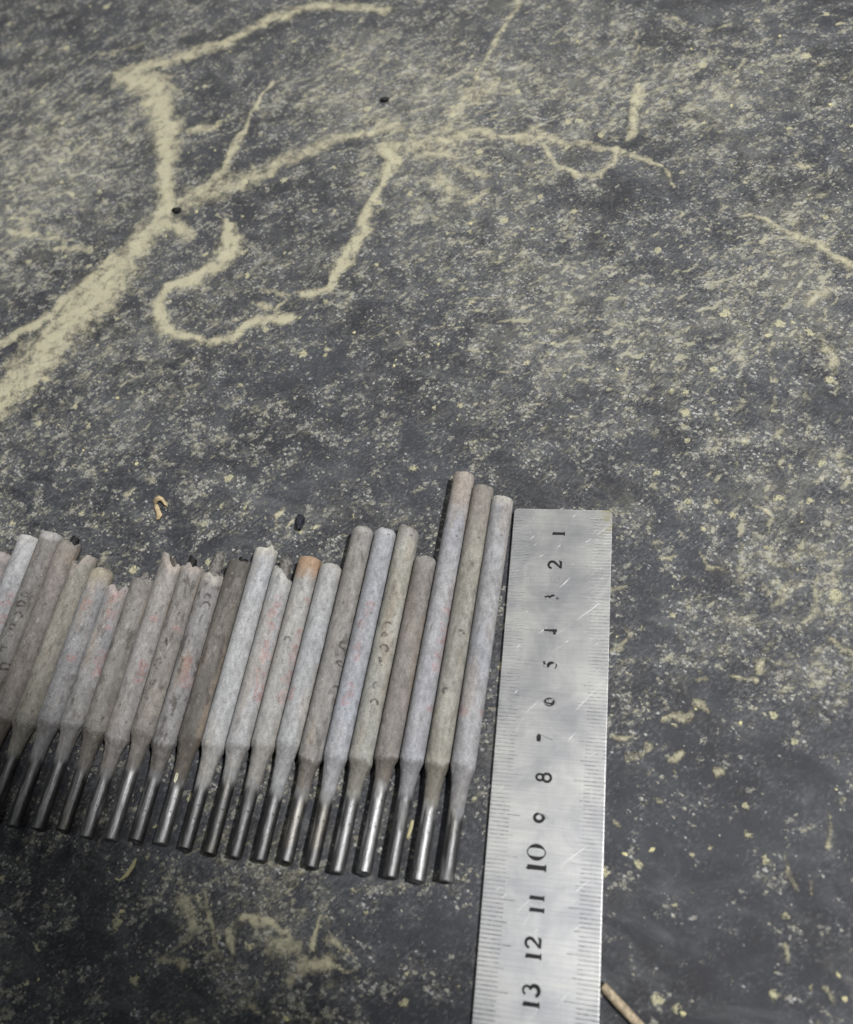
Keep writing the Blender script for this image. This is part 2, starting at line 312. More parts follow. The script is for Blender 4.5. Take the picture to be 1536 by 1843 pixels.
# ------------------------------------------------------------------ materials
def ground_material():
    n = NT('dusty_black_rubber')
    dust, dens, tread = n.attr('dust'), n.attr('dens'), n.attr('tread')
    D = lambda k: n.math('MULTIPLY', dens, k)
    base = n.mix(n.ramp(n.noise(.03, 5, .65), .35, .65), lin(33, 34, 40), lin(50, 52, 59))
    clump = n.math('SUBTRACT', n.noise(.10, 6, .72, .4, off=14), .5)
    brk = n.noise(1.9, 4, .7, .1, off=19)                      # breaks every scrap up
    # rubbed-in grey film with a short slanting grain
    grain = n.noise(1.05, 6, .76, .2, vec=n.mapping(math.radians(-42), (.72, 1.2, 1)))
    film = n.ramp(n.math('ADD', n.math('ADD', grain, n.math('MULTIPLY', clump, .5)), D(.20)), .46, .74)
    c = n.mix(n.math('MULTIPLY', film, .66), base, lin(124, 125, 126))
    sm = n.noise(.085, 6, .70, .8, off=31)
    smear = n.ramp(n.math('ADD', sm, D(.30)), .56, .95)
    c = n.mix(n.math('MULTIPLY', smear, .40), c, lin(152, 151, 138))
    # caked scraps and flakes
    b1 = n.noise(.30, 7, .74, .35, vec=n.mapping(math.radians(-30), (.75, 1.3, 1)), off=12)
    m1 = n.ramp(n.math('ADD', n.math('ADD', b1, n.math('MULTIPLY', clump, .45)), n.math('ADD', n.math('SUBTRACT', D(.24), .012), n.math('MULTIPLY', tread, .24))), .575, .72)
    c = n.mix(n.math('MULTIPLY', m1, .74), c, n.mix(n.noise(.06, 2), lin(166, 163, 136), lin(168, 165, 150)))
    w1, w2, w3 = n.warp(.8, 3.6, 6), n.warp(1.1, 2.6, 5), n.warp(2.1, 1.1, 4)
    e = n.math('ADD', n.math('SUBTRACT', D(.42), .035), n.math('MULTIPLY', clump, 2.3))
    k2 = n.math('MULTIPLY', n.chips(1.9, .26, .52, e, n.mapping(math.radians(-25), (.75, 1.25, 1), w2), 7.0), n.ramp(brk, .34, .60))
    c = n.mix(n.math('MULTIPLY', k2, .9), c, lin(166, 165, 156))
    k3 = n.math('MULTIPLY', n.chips(.98, .20, .52, e, n.mapping(math.radians(30), (.8, 1.2, 1), w3), 3.0), n.ramp(brk, .36, .58))
    c = n.mix(n.math('MULTIPLY', k3, .85), c, n.mix(n.ramp(n.noise(.3, 3, .6, off=91), .4, .6), lin(184, 184, 182), lin(168, 164, 142)))
    k1 = n.math('MULTIPLY', n.chips(4.2, .10, .36, n.math('MULTIPLY', clump, .3), w1, 21.0), n.ramp(brk, .30, .52))
    c = n.mix(n.math('MULTIPLY', k1, .9), c, lin(184, 180, 150))
    gs = n.ramp(n.noise(.055, 6, .72, 1.2, vec=n.mapping(math.radians(12), (.6, 1.4, 1)), off=83), .47, .72)
    c = n.mix(n.math('MULTIPLY', gs, .20), c, lin(128, 130, 132))
    # dark bare scuffs
    bare = n.ramp(n.noise(.16, 6, .74, .3, off=64), .54, .70)
    c = n.mix(n.math('MULTIPLY', bare, .5), c, lin(36, 37, 42))
    # loose drifts, thinned and broken
    fine = n.noise(1.3, 6, .78, .1, off=3)
    mid = n.noise(.24, 6, .70, .3, off=9)
    dd = n.math('ADD', dust, n.math('ADD', n.math('MULTIPLY', n.math('SUBTRACT', fine, .5), 1.7), n.math('MULTIPLY', n.math('SUBTRACT', mid, .5), 2.6)))
    dd = n.math('MULTIPLY', dd, n.ramp(dust, .02, .16))
    dm = n.ramp(dd, .10, 1.02)
    dcol = n.mix(n.ramp(n.noise(.12, 4, .6, off=50), .3, .7), lin(180, 174, 150), lin(186, 182, 156))
    dcol = n.mix(n.ramp(n.noise(1.7, 5, .75, off=60), .45, .75), dcol, lin(154, 148, 126))
    c = n.mix(n.math('MULTIPLY', dm, .90), c, dcol)
    loose = n.math('MAXIMUM', n.math('MAXIMUM', dm, k1), n.math('MAXIMUM', m1, k2))
    h = n.math('ADD', n.math('MULTIPLY', grain, .7), n.math('ADD', n.math('MULTIPLY', loose, .6), n.math('MULTIPLY', fine, .6)))
    return n.out(color=c, rough=n.math('ADD', .55, n.math('MULTIPLY', loose, .38)), normal=n.bump(h, .34, .9), spec=.42)

def coat_material():
    n = NT('flux_coating')
    c = n.attr('col', True)
    long = n.noise(1.0, 5, .68, vec=n.mapping(0, (.8, .42, .8)), off=4)
    fine = n.noise(2.6, 4, .7, off=8)
    c = n.mix(1.0, c, n.mix(n.ramp(long, .28, .72), (.76,) * 3, (1.20,) * 3), 'MULTIPLY')
    c = n.mix(1.0, c, n.mix(n.ramp(fine, .3, .7), (.80,) * 3, (1.18,) * 3), 'MULTIPLY')
    pit = n.ramp(n.noise(.9, 4, .6, off=22), .66, .72)
    c = n.mix(n.math('MULTIPLY', pit, .7), c, lin(60, 58, 58))
    patch = n.ramp(n.noise(.09, 4, .6, off=55), .40, .62)
    pit = n.math('MULTIPLY', pit, patch)
    chalk = n.math('MULTIPLY', n.ramp(n.noise(.7, 6, .7, off=41), .58, .72), n.math('SUBTRACT', 1.15, patch))
    soot = n.math('MULTIPLY', n.ramp(n.noise(.35, 6, .72, .4, off=66), .54, .72), n.math('ADD', .25, patch))
    c = n.mix(n.math('MULTIPLY', soot, .5), c, lin(82, 77, 73))
    c = n.mix(n.math('MULTIPLY', chalk, .45), c, lin(196, 196, 196))
    grit = n.attr('grit')
    h = n.math('ADD', n.math('MULTIPLY', long, .5), n.math('MULTIPLY', fine, n.math('ADD', .4, n.math('MULTIPLY', grit, 1.2))))
    h = n.math('SUBTRACT', h, n.math('MULTIPLY', pit, .5))
    return n.out(color=c, rough=.82, normal=n.bump(h, .28, .8), spec=.25)

def core_material():
    n = NT('bare_core_wire')
    c = n.attr('col', True)
    long = n.noise(1.6, 4, .65, vec=n.mapping(0, (1.6, .16, 1.6)), off=4)
    c = n.mix(1.0, c, n.mix(n.ramp(long, .3, .7), (.62,) * 3, (1.2,) * 3), 'MULTIPLY')
    gr = n.attr('grit')
    spot = n.ramp(n.math('SUBTRACT', n.noise(1.1, 5, .65, off=9), n.math('MULTIPLY', gr, .15)), .60, .70)
    c = n.mix(spot, c, lin(40, 38, 36))
    return n.out(color=c, metal=n.math('MULTIPLY', .93, n.math('SUBTRACT', 1.0, n.math('MULTIPLY', gr, .9))),
                 rough=n.math('ADD', n.math('ADD', .47, n.math('MULTIPLY', spot, .3)), n.math('MULTIPLY', gr, .3)),
                 normal=n.bump(n.math('ADD', long, n.math('MULTIPLY', gr, n.noise(2.2, 4, .7))), .12, .8))

def ruler_material():
    n = NT('scuffed_steel')
    sep = n.t.nodes.new('ShaderNodeSeparateXYZ'); n.t.links.new(n.co, sep.inputs[0]); X, Y = sep.outputs[0], sep.outputs[1]
    t = n.math('ADD', n.math('MULTIPLY', Y, -1.0), 2.03)
    edge = n.math('MINIMUM', X, n.math('SUBTRACT', 29.0, X))
    idx = n.math('ROUND', t)
    off = n.math('ABSOLUTE', n.math('SUBTRACT', t, idx))
    five = n.math('LESS_THAN', n.math('ABSOLUTE', n.math('SUBTRACT', n.math('MODULO', idx, 5.0), 0.0)), .5)
    ten = n.math('LESS_THAN', n.math('MODULO', idx, 10.0), .5)
    ln = n.math('ADD', 5.3, n.math('ADD', n.math('MULTIPLY', five, 1.1), n.math('MULTIPLY', ten, 1.5)))
    inl = n.math('LESS_THAN', edge, ln)
    start = n.math('GREATER_THAN', t, 4.5)
    line = n.math('MULTIPLY', n.ramp(off, .10, .21, 1, 0), n.math('MULTIPLY', inl, start))
    wear = n.ramp(n.noise(.16, 5, .65, .3, off=5), .36, .62)
    wear2 = n.ramp(n.noise(.9, 3, .6, off=15), .25, .6)
    tick = n.math('MULTIPLY', line, n.math('MULTIPLY', n.math('ADD', .22, n.math('MULTIPLY', wear, .78)), wear2))
    brush = n.noise(1.0, 5, .7, vec=n.mapping(0, (.06, 2.4, 1)), off=2)
    brush2 = n.noise(1.0, 4, .7, vec=n.mapping(0, (3.5, .05, 1)), off=6)
    cloud = n.noise(.07, 5, .62, .5, off=20)
    c = n.mix(n.ramp(cloud, .3, .7), lin(166, 167, 171), lin(192, 192, 191))
    c = n.mix(1.0, c, n.mix(n.ramp(brush, .3, .7), (.90,) * 3, (1.06,) * 3), 'MULTIPLY')
    c = n.mix(1.0, c, n.mix(n.ramp(brush2, .3, .7), (.97,) * 3, (1.02,) * 3), 'MULTIPLY')
    stain = n.ramp(n.noise(.22, 5, .7, .4, off=33), .66, .78)
    c = n.mix(n.math('MULTIPLY', stain, .4), c, lin(140, 128, 112))
    scr = n.ramp(n.noise(1.0, 3, .6, .25, vec=n.mapping(math.radians(-38), (.09, 1.9, 1)), off=70), .685, .73)
    scr2 = n.ramp(n.noise(1.0, 3, .6, .2, vec=n.mapping(math.radians(-62), (.07, 1.6, 1)), off=90), .70, .74)
    scr = n.math('MAXIMUM', scr, scr2)
    c = n.mix(n.math('MULTIPLY', scr, .22), c, lin(240, 240, 240))
    corner = n.math('MULTIPLY', n.ramp(n.noise(.5, 5, .7, off=44), .42, .58), n.math('MULTIPLY', n.ramp(X, 24.0, 28.0), n.ramp(Y, -11.0, -3.0)))
    c = n.mix(n.math('MULTIPLY', corner, .8), c, lin(168, 162, 128))
    c = n.mix(n.math('MULTIPLY', tick, .52), c, lin(62, 62, 66))
    h = n.math('SUBTRACT', n.math('ADD', n.math('MULTIPLY', brush, .25), n.math('MULTIPLY', scr, .06)), n.math('MULTIPLY', line, .7))
    return n.out(color=c, metal=.78, rough=n.math('ADD', .33, n.math('MULTIPLY', cloud, .12)), normal=n.bump(h, .07, .8))

def flat_material(name, rgb, var=.25, rough=.85, scale=1.2, bump=.15):
    n = NT(name)
    f = n.noise(scale, 5, .65)
    c = n.mix(n.ramp(f, .3, .7), lin(*rgb) * (1 - var), np.minimum(lin(*rgb) * (1 + var), 1))
    return n.out(color=c, rough=rough, normal=n.bump(f, bump), spec=.3)

M_ground = ground_material(); M_coat = coat_material(); M_core = core_material(); M_ruler = ruler_material()
M_ink = flat_material('black_filled_engraving', (20, 20, 23), .4, .6)
M_faint = flat_material('faint_etched_mark', (118, 118, 122), .2, .5)
M_scuff = flat_material('bright_scuff', (206, 206, 209), .12, .5)
M_flake = flat_material('pale_dust_flake', (186, 180, 142), .2, .9)
M_grit = flat_material('grey_grit', (172, 170, 162), .3, .9)
M_leaf = flat_material('dry_leaf', (176, 158, 126), .3, .9)
M_chip = flat_material('black_slag', (40, 42, 50), .5, .35, 1.0, .4)
M_twig = flat_material('dry_twig', (164, 150, 128), .4, .9, .8, .4)
M_straw = flat_material('straw', (164, 158, 124), .2, .8)
M_slag = flat_material('burnt_core', (104, 101, 99), .55, .8, .9, .5)
M_soot = flat_material('sooty_core', (26, 26, 28), .5, .5, 1.2, .4)
M_gleam = flat_material('bare_metal_gleam', (225, 222, 195), .15, .3)

# ------------------------------------------------------------------ ground: one dusty rubber sheet
def seg_fields(px, py):
    dust = np.zeros_like(px)
    wx = px + 3.2 * (fbm(px * .12, py * .12, seed=3, octv=4) - .5) * 2
    wy = py + 3.2 * (fbm(px * .12, py * .12, seed=8, octv=4) - .5) * 2
    for pts, s in STROKES:
        rmax = max(p[2] for p in pts) * 1.5 + 4
        x0 = min(p[0] for p in pts) - rmax; x1 = max(p[0] for p in pts) + rmax
        y0 = min(p[1] for p in pts) - rmax; y1 = max(p[1] for p in pts) + rmax
        I = np.nonzero((px > x0) & (px < x1) & (py > y0) & (py < y1))[0]
        if not len(I): continue
        X, Y = wx[I], wy[I]; best = np.full(len(I), 9.)
        for a, b in zip(pts[:-1], pts[1:]):
            dx, dy = b[0] - a[0], b[1] - a[1]; q = dx * dx + dy * dy + 1e-9
            t = np.clip(((X - a[0]) * dx + (Y - a[1]) * dy) / q, 0, 1)
            d = np.hypot(X - a[0] - t * dx, Y - a[1] - t * dy) / (a[2] + (b[2] - a[2]) * t)
            best = np.minimum(best, d)
        dust[I] = np.maximum(dust[I], s * (1 - sstep(.10, 1.5, best)))
    dens = np.full_like(px, .12)
    for x, y, r, wgt in REGIONS:
        dens += wgt * np.exp(-((px - x) ** 2 + (py - y) ** 2) / (r * r))
    dens += .5 * (fbm(px * .022, py * .022, seed=21, octv=4) - .5)
    # tread-like prints: rows of short dashes pressed into the dust
    tread = np.zeros_like(px)
    jx = 2.5 * (fbm(px * .06, py * .06, seed=31) - .5); jy = 2.5 * (fbm(px * .06, py * .06, seed=32) - .5)
    for x, y, r, ang, pu, pv, bend in TREADS:
        c_, s_ = math.cos(math.radians(ang)), math.sin(math.radians(ang))
        u = (px + jx - x) * c_ + (py + jy - y) * s_; v = -(px + jx - x) * s_ + (py + jy - y) * c_
        cv = np.maximum(0, np.cos(2 * math.pi * (v / pv + bend * np.cos(2 * math.pi * u / pu)))) ** 2.5
        pat = cv * (.35 + .65 * np.maximum(0, np.cos(math.pi * (u / pu + .5 * np.floor(v / pv)))) ** .7) - .22
        tread += pat * np.exp(-((px - x) ** 2 + (py - y) ** 2) / (r * r))
    return dust, dens, tread

def axis(lo, hi, step, far):
    mid = np.arange(lo, hi + step, step)
    g = []; v = 0; s = step
    while v < far: s *= 1.5; v += s; g.append(v)
    return np.concatenate([lo - np.array(g)[::-1], mid, mid[-1] + np.array(g)])
gx, gy = axis(-330, 140, .6, 1500), axis(-170, 330, .6, 1500)
PX, PY = [a.ravel() for a in np.meshgrid(gx, gy)]
dust, dens, tread = seg_fields(PX, PY)
zz = .22 * sstep(.3, .8, dust + .8 * (fbm(PX * .5, PY * .5, seed=40) - .5)) + .10 * (fbm(PX * .35, PY * .35, seed=44) - .5)
nearthing = (PX > -190) & (PX < 32) & (PY < 14)
zz = np.where(nearthing, np.minimum(zz, .02) * .3 - .03, zz)
nx, ny = len(gx), len(gy)
ii = (np.arange(ny - 1)[:, None] * nx + np.arange(nx - 1)[None]).ravel()
ground = mesh_obj('ground', np.stack([PX, PY, zz], 1), np.stack([ii, ii + 1, ii + nx + 1, ii + nx], 1), M_ground,
                  attrs={'dust': dust, 'dens': dens, 'tread': tread})
tag(ground, 'black rubber sheet smeared with pale yellow dust', kind='structure')

# ------------------------------------------------------------------ steel ruler
RT = 1.5          # thickness
def ruler():
    Wd, Ln, rc = 29.0, 312.0, 1.3
    pts = []
    for cx, cy, a0 in ((Wd - rc, -rc, 0), (rc, -rc, 90), (rc, -Ln + rc, 180), (Wd - rc, -Ln + rc, 270)):
        for k in range(7):
            a = math.radians(a0 + 15 * k); pts.append((cx, cy, math.cos(a), math.sin(a)))
    rings = [(0, rc - .12), (.12, rc), (RT - .1, rc), (RT - .02, rc - .03), (RT, rc - .1)]
    V, F = [], []; m = len(pts)
    for z, r in rings:
        for cx, cy, c, s in pts: V.append((cx + c * r, cy + s * r, z))
    for j in range(len(rings) - 1):
        for i in range(m): F.append((j * m + i, j * m + (i + 1) % m, (j + 1) * m + (i + 1) % m, (j + 1) * m + i))
    F.append(tuple(range(m))[::-1]); F.append(tuple((len(rings) - 1) * m + i for i in range(m)))
    root = bpy.data.objects.new('steel_ruler', None); col.objects.link(root); root.empty_display_size = .01
    tag(root, 'scratched steel ruler with worn black centimetre numbers, lying beside the electrodes', 'ruler')
    mesh_obj('blade', V, F, M_ruler, root, smooth=False)
    return root
rul = ruler()

def strip(pts, z, V, F, mat4):
    """variable-width ribbon; pts (a, b, halfwidth); mat4 maps (a, b) to ruler x, y"""
    P = [np.array(mat4(p[0], p[1])) for p in pts]; n0 = len(V)
    for i, p in enumerate(P):
        d = P[min(i + 1, len(P) - 1)] - P[max(i - 1, 0)]; d = d / (np.linalg.norm(d) + 1e-9)
        nrm = np.array([-d[1], d[0]]) * pts[i][2]
        V.append((p[0] + nrm[0], p[1] + nrm[1], z)); V.append((p[0] - nrm[0], p[1] - nrm[1], z))
    for i in range(len(P) - 1): F.append((n0 + 2 * i, n0 + 2 * i + 1, n0 + 2 * i + 3, n0 + 2 * i + 2))

def arc(cx, cy, rx, ry, a0, a1, w0, w1, n=14, wm=None):
    o = []
    for k in range(n + 1):
        t = k / n; a = math.radians(a0 + (a1 - a0) * t)
        ww = w0 + (w1 - w0) * t if wm is None else (w0 + (wm - w0) * math.sin(math.pi * t))
        o.append((cx + rx * math.cos(a), cy + ry * math.sin(a), ww))
    return o
# digit strokes in a 0.7 x 1 box, centre (0, 0), a = reading direction, b = up; engraved Roman numerals as they have worn
G = {
 '1': [[(0, -.48, .075), (0, .46, .085)], [(-.17, -.48, .03), (.17, -.48, .03)], [(-.13, .36, .02), (0, .48, .06)]],
 '0': [arc(0, 0, .31, .47, -90, 270, .018, .018, 32)],
 '2': [arc(-.02, .2, .27, .27, 175, -35, .05, .07, 14) + [(.0, -.18, .05), (-.27, -.42, .03)], [(-.28, -.43, .055), (.28, -.43, .06)], [(.28, -.46, .02), (.31, -.28, .03)]],
 '3': [arc(-.03, .24, .23, .23, 160, -75, .04, .05, 12), arc(-.03, -.21, .28, .27, 82, -165, .05, .06, 14, .085)],
 '8': [arc(0, .23, .2, .23, 0, 360, .05, .05, 20), arc(0, -.22, .25, .26, 0, 360, .055, .055, 20)],
 'worn3': [[(.02, .46, .03), (-.02, .38, .05), (.06, .2, .05), (-.02, .08, .08), (.08, -.06, .06), (.14, -.2, .06), (.08, -.28, .05)], [(-.16, -.42, .02), (-.02, -.5, .025)], [(-.2, -.55, .018), (-.04, -.6, .02)]],
 'worn4': [[(.02, .48, .05), (.0, .2, .05), (.0, -.2, .08), (.02, -.42, .07)], [(.02, -.27, .09), (-.3, -.33, .06)], [(.1, -.42, .03), (-.1, -.45, .02)]],
 'worn5': [[(.26, .44, .05), (.02, .36, .05)], arc(-.04, -.16, .22, .28, 120, -20, .05, .03, 12, .09), [(-.2, -.38, .02), (-.02, -.47, .03), (.12, -.44, .02)]],
 'worn6': [arc(0, -.02, .24, .3, 60, 300, .03, .03, 16, .10), [(.12, .22, .04), (.22, .0, .035), (.18, -.2, .03)]],
 'worn7': [[(.28, .44, .05), (.1, .45, .12), (-.22, .44, .10)]],
 'worn9': [arc(.0, .12, .24, .28, -30, 330, .04, .04, 20, .08), [(.1, -.2, .03), (-.08, -.3, .02)]],
}
NUM = [('1', 1, 13.6, 3.6, 0), ('2', 2, 13.1, 3.9, 0), ('worn3', 3, 12.4, 3.7, 0), ('worn4', 4, 12.9, 3.8, 0), ('worn5', 5, 13.3, 3.9, 0), ('worn6', 6, 13.6, 3.8, 0),
       ('worn7', 7, 13.2, 3.9, 0), ('8', 8, 13.3, 4.0, 0), ('worn9', 9, 13.2, 4.0, 0)]
GHOST = {'worn3': G['3'], 'worn4': [[(.1, -.48, .05), (.1, .48, .06)], [(.1, .46, .03), (-.3, -.2, .03)], [(-.32, -.2, .04), (.3, -.2, .04)]],
 'worn5': [[(.24, .44, .04), (-.14, .44, .04), (-.2, .06, .03)], arc(-.04, -.16, .26, .28, 120, -150, .05, .04, 14)],
 'worn6': [arc(0, -.2, .25, .26, 0, 360, .05, .05, 20), arc(.12, -.1, .38, .56, 100, 185, .03, .05, 10)],
 'worn7': [[(-.27, .44, .05), (.27, .44, .05)], [(.26, .42, .03), (-.06, -.48, .05)]],
 'worn9': [arc(0, .2, .25, .26, 0, 360, .05, .05, 20), arc(-.12, .1, .38, .56, -80, 5, .03, .05, 10)]}
def digit(name, key, x, y, hgt, zero=False):
    fat = 1.25 if key.startswith('worn') else 1.4
    if key in GHOST:
        V, F = [], []
        for st in GHOST[key]: strip([(a, b, ww * hgt * .8) for a, b, ww in st], RT + .012 + .0005 * len(F), V, F, lambda a, b: (x - b * hgt, y + a * hgt))
        mesh_obj('worn_numeral', V, F, M_faint, rul, smooth=False)
    V, F = [], []; q = lambda a, b: (x - b * hgt, y + a * hgt)
    for st in G[key]: strip([(a, b, ww * hgt * fat + .04) for a, b, ww in st], RT + .02 + .001 * len(F), V, F, q)
    if zero:
        V2, F2 = [], []
        for sgn in (-1, 1):
            strip([(sgn * .31 * math.cos(math.asin(.9 * k / 6)), .47 * .9 * k / 6, hgt * (.02 + .085 * (1 - (k / 6) ** 2))) for k in range(-6, 7)], RT + .05, V, F, q)
    return mesh_obj('numeral', V, F, M_ink, rul, smooth=False)
for key, i, x, h, _ in NUM: digit('numeral', key, x, -(10 * i - 2.03), h)
for i, (k1, k2), x, h in ((10, '10', 12.6, 4.8), (11, '11', 13.3, 3.6), (12, '12', 13.1, 3.8), (13, '13', 13.2, 3.9), (14, '10', 13.2, 3.8), (15, '11', 13.2, 3.8)):
    if i > 13: continue
    y = -(10 * i - 2.03)
    digit('numeral', k1, x + .15, y - .36 * h - .1, h); digit('numeral', k2, x, y + .36 * h, h, zero=(k2 == '0'))
# faint maker's ring between 2 and 3
V, F = [], []; q = lambda a, b: (13.4 - b, -22.6 + a)
strip(arc(0, 0, 1.25, 1.25, 10, 150, .06, .06), RT + .02, V, F, q); strip(arc(0, 0, 1.25, 1.25, 200, 340, .06, .06), RT + .021, V, F, q)
for s in (-.45, .35): strip([(s - .25, .6, .07), (s + .1, .4, .08), (s - .2, 0, .07), (s + .15, -.3, .08), (s - .2, -.6, .06)], RT + .022, V, F, q)
mesh_obj('makers_mark', V, F, M_faint, rul, smooth=False)
# bright scuffs
rng = random.Random(5); V, F = [], []
scf = [(22.3, -10, 2.2), (26.5, -6.5, 1.8), (25.2, -7.6, 1.6), (16.2, -23.5, 4.5), (23.5, -31.5, 9.0), (11, -38, 3), (9, -60, 5.5), (24.5, -55.5, 12.5), (20, -67, 3.5), (6, -9.5, 1.8), (4.5, -56, 1.4),
       (4.3, -43, 1.6), (22, -96, 8.0), (24, -103, 5), (10.5, -108.5, 6), (5.5, -107, 2), (23.5, -112, 2.5), (21, -127, 3), (14, -12, 1.3), (18, -2, 1.4)]
for k in range(16): scf.append((rng.uniform(2, 27), rng.uniform(-150, -3), rng.uniform(.5, 1.8)))
for k, (x, y, L) in enumerate(scf):
    a = math.radians(rng.uniform(36, 52)); m = 5; pts = []
    for j in range(m):
        t = j / (m - 1) - .5
        pts.append((x + t * L * math.cos(a) + rng.uniform(-.07, .07), y + t * L * math.sin(a), (.05 + .07 * rng.random()) * (1 - (2 * t) ** 2 * .8)))
    strip(pts, RT + .012 + .0004 * k, V, F, lambda a_, b_: (a_, b_))
tag(mesh_obj('scuff_marks', V, F, M_scuff, rul, smooth=False), kind='stuff')

# ------------------------------------------------------------------ welding electrodes
# body colour, tip colour, tip shape, dirt amount, core stub length, gritty band darkness
CFG = [
 ((150,152,163),(172,168,160),'flat', .25,0,.35), ((152,149,138),(124,117,111),'flat', .45,0,.75), ((150,152,166),(152,138,124),'flat', .2,0,.45),
 ((134,128,125),(138,134,130),'round',.45,0,.8),  ((157,156,147),(128,122,118),'slant',.5,0,.7),  ((152,156,169),(160,160,164),'round',.2,0,.2),
 ((140,137,135),(146,143,140),'round',.6,0,.85),  ((160,163,169),(158,156,152),'round',.2,0,.25), ((161,160,158),(156,124,96),'flat',.25,0,.3),
 ((158,160,166),(168,166,160),'vee',  .25,3.6,.3),((170,171,173),(176,172,158),'spike',.15,0,.2),  ((120,114,107),(88,84,80),'burnt', .8,1.0,.6),
 ((148,146,148),(166,162,152),'jag',  .9,6.5,.5), ((150,143,137),(160,148,140),'jag',  .6,2.2,.3), ((163,159,158),(172,160,148),'fall', .35,0,.2),
 ((146,141,136),(120,116,114),'burnt',.6,2.6,.6), ((161,159,162),(164,152,150),'jag',  .45,0,.35), ((156,156,162),(146,136,118),'round',.4,0,.4),
 ((158,153,140),(150,140,132),'notch',.3,2.4,.35),((148,139,133),(128,122,116),'jag',  .45,1.2,.8),((144,141,139),(164,162,160),'flat', .6,0,.4),
 ((168,168,174),(170,168,166),'flat', .2,0,.4),   ((162,151,153),(160,152,148),'round',.3,0,.4)]
WHERE = ['lying right beside the steel ruler', 'second from the steel ruler', 'third from the steel ruler', 'fourth from the steel ruler', 'fifth from the steel ruler',
 'sixth from the steel ruler', 'seventh from the steel ruler', 'eighth from the steel ruler', 'ninth from the steel ruler', 'tenth from the steel ruler', 'eleventh from the steel ruler',
 'twelfth from the steel ruler', 'thirteenth from the steel ruler', 'fourteenth from the steel ruler', 'fifteenth from the steel ruler', 'sixteenth from the steel ruler',
 'seventeenth from the steel ruler', 'eighteenth from the steel ruler', 'nineteenth from the steel ruler', 'twentieth from the steel ruler', 'twenty-first from the steel ruler',
 'twenty-second from the steel ruler', 'farthest from the steel ruler']
LOOK = ['blue-grey welding electrode stub', 'long beige-grey welding electrode stub with dark tip', 'longest blue-grey welding electrode stub with brown tip', 'short brown-grey welding electrode stub with rounded tip',
 'mottled beige welding electrode stub with black print', 'blue-grey welding electrode stub with red print and rounded tip', 'dirty brown-grey welding electrode stub with rounded tip', 'pale grey welding electrode stub with rounded tip',
 'grey welding electrode stub with rusty orange tip', 'grey welding electrode stub with red print and split tip', 'clean pale grey welding electrode stub', 'dark brown burnt welding electrode stub',
 'grimy welding electrode stub with long burnt core at its tip', 'brown-grey welding electrode stub with sooty broken tip', 'pale welding electrode stub with its tip broken slantwise', 'grey-brown welding electrode stub with burnt thin tip',
 'short pale welding electrode stub with red print and ragged tip', 'grey welding electrode stub with tan rounded tip', 'beige welding electrode stub with notched tip baring the core', 'pinkish brown welding electrode stub with black print',
 'grey-brown welding electrode stub with black print', 'pale grey welding electrode stub with faded red print', 'pinkish grey welding electrode stub']

def paint_marks(l, s, top, pts, seed, kind):
    """faded stamped print: broken loops and hooks round each point"""
    m = np.zeros_like(l); r = random.Random(seed)
    for (a, b) in pts:
        segs = []
        rr = r.uniform(.75, 1.15)
        a0 = r.uniform(0, 360); sweep = r.uniform(170, 300)
        if kind == 'ink': a0 = r.uniform(-40, 60); sweep = r.uniform(120, 250)
        for k in range(9):
            t = math.radians(a0 + sweep * k / 8); segs.append((a + rr * math.cos(t) * .95, b + rr * math.sin(t)))
        if r.random() < .6: segs.append((a + r.uniform(-1, 1), b + r.uniform(-1.4, 1.4)))
        I = np.nonzero((np.abs(l - a) < 2.6) & (np.abs(s - b) < 3) & top)[0]
        for (x0, y0), (x1, y1) in zip(segs[:-1], segs[1:]):
            dx, dy = x1 - x0, y1 - y0; q = dx * dx + dy * dy + 1e-9
            t = np.clip(((l[I] - x0) * dx + (s[I] - y0) * dy) / q, 0, 1)
            d = np.hypot(l[I] - x0 - t * dx, s[I] - y0 - t * dy)
            m[I] = np.maximum(m[I], 1 - sstep(.12, .48 if kind == 'ink' else .6, d))
        if kind == 'red':
            d = np.hypot((l[I] - a) / 1.3, (s[I] - b) / 1.9); m[I] = np.maximum(m[I], .5 * (1 - sstep(.3, 1.0, d)))
    return m

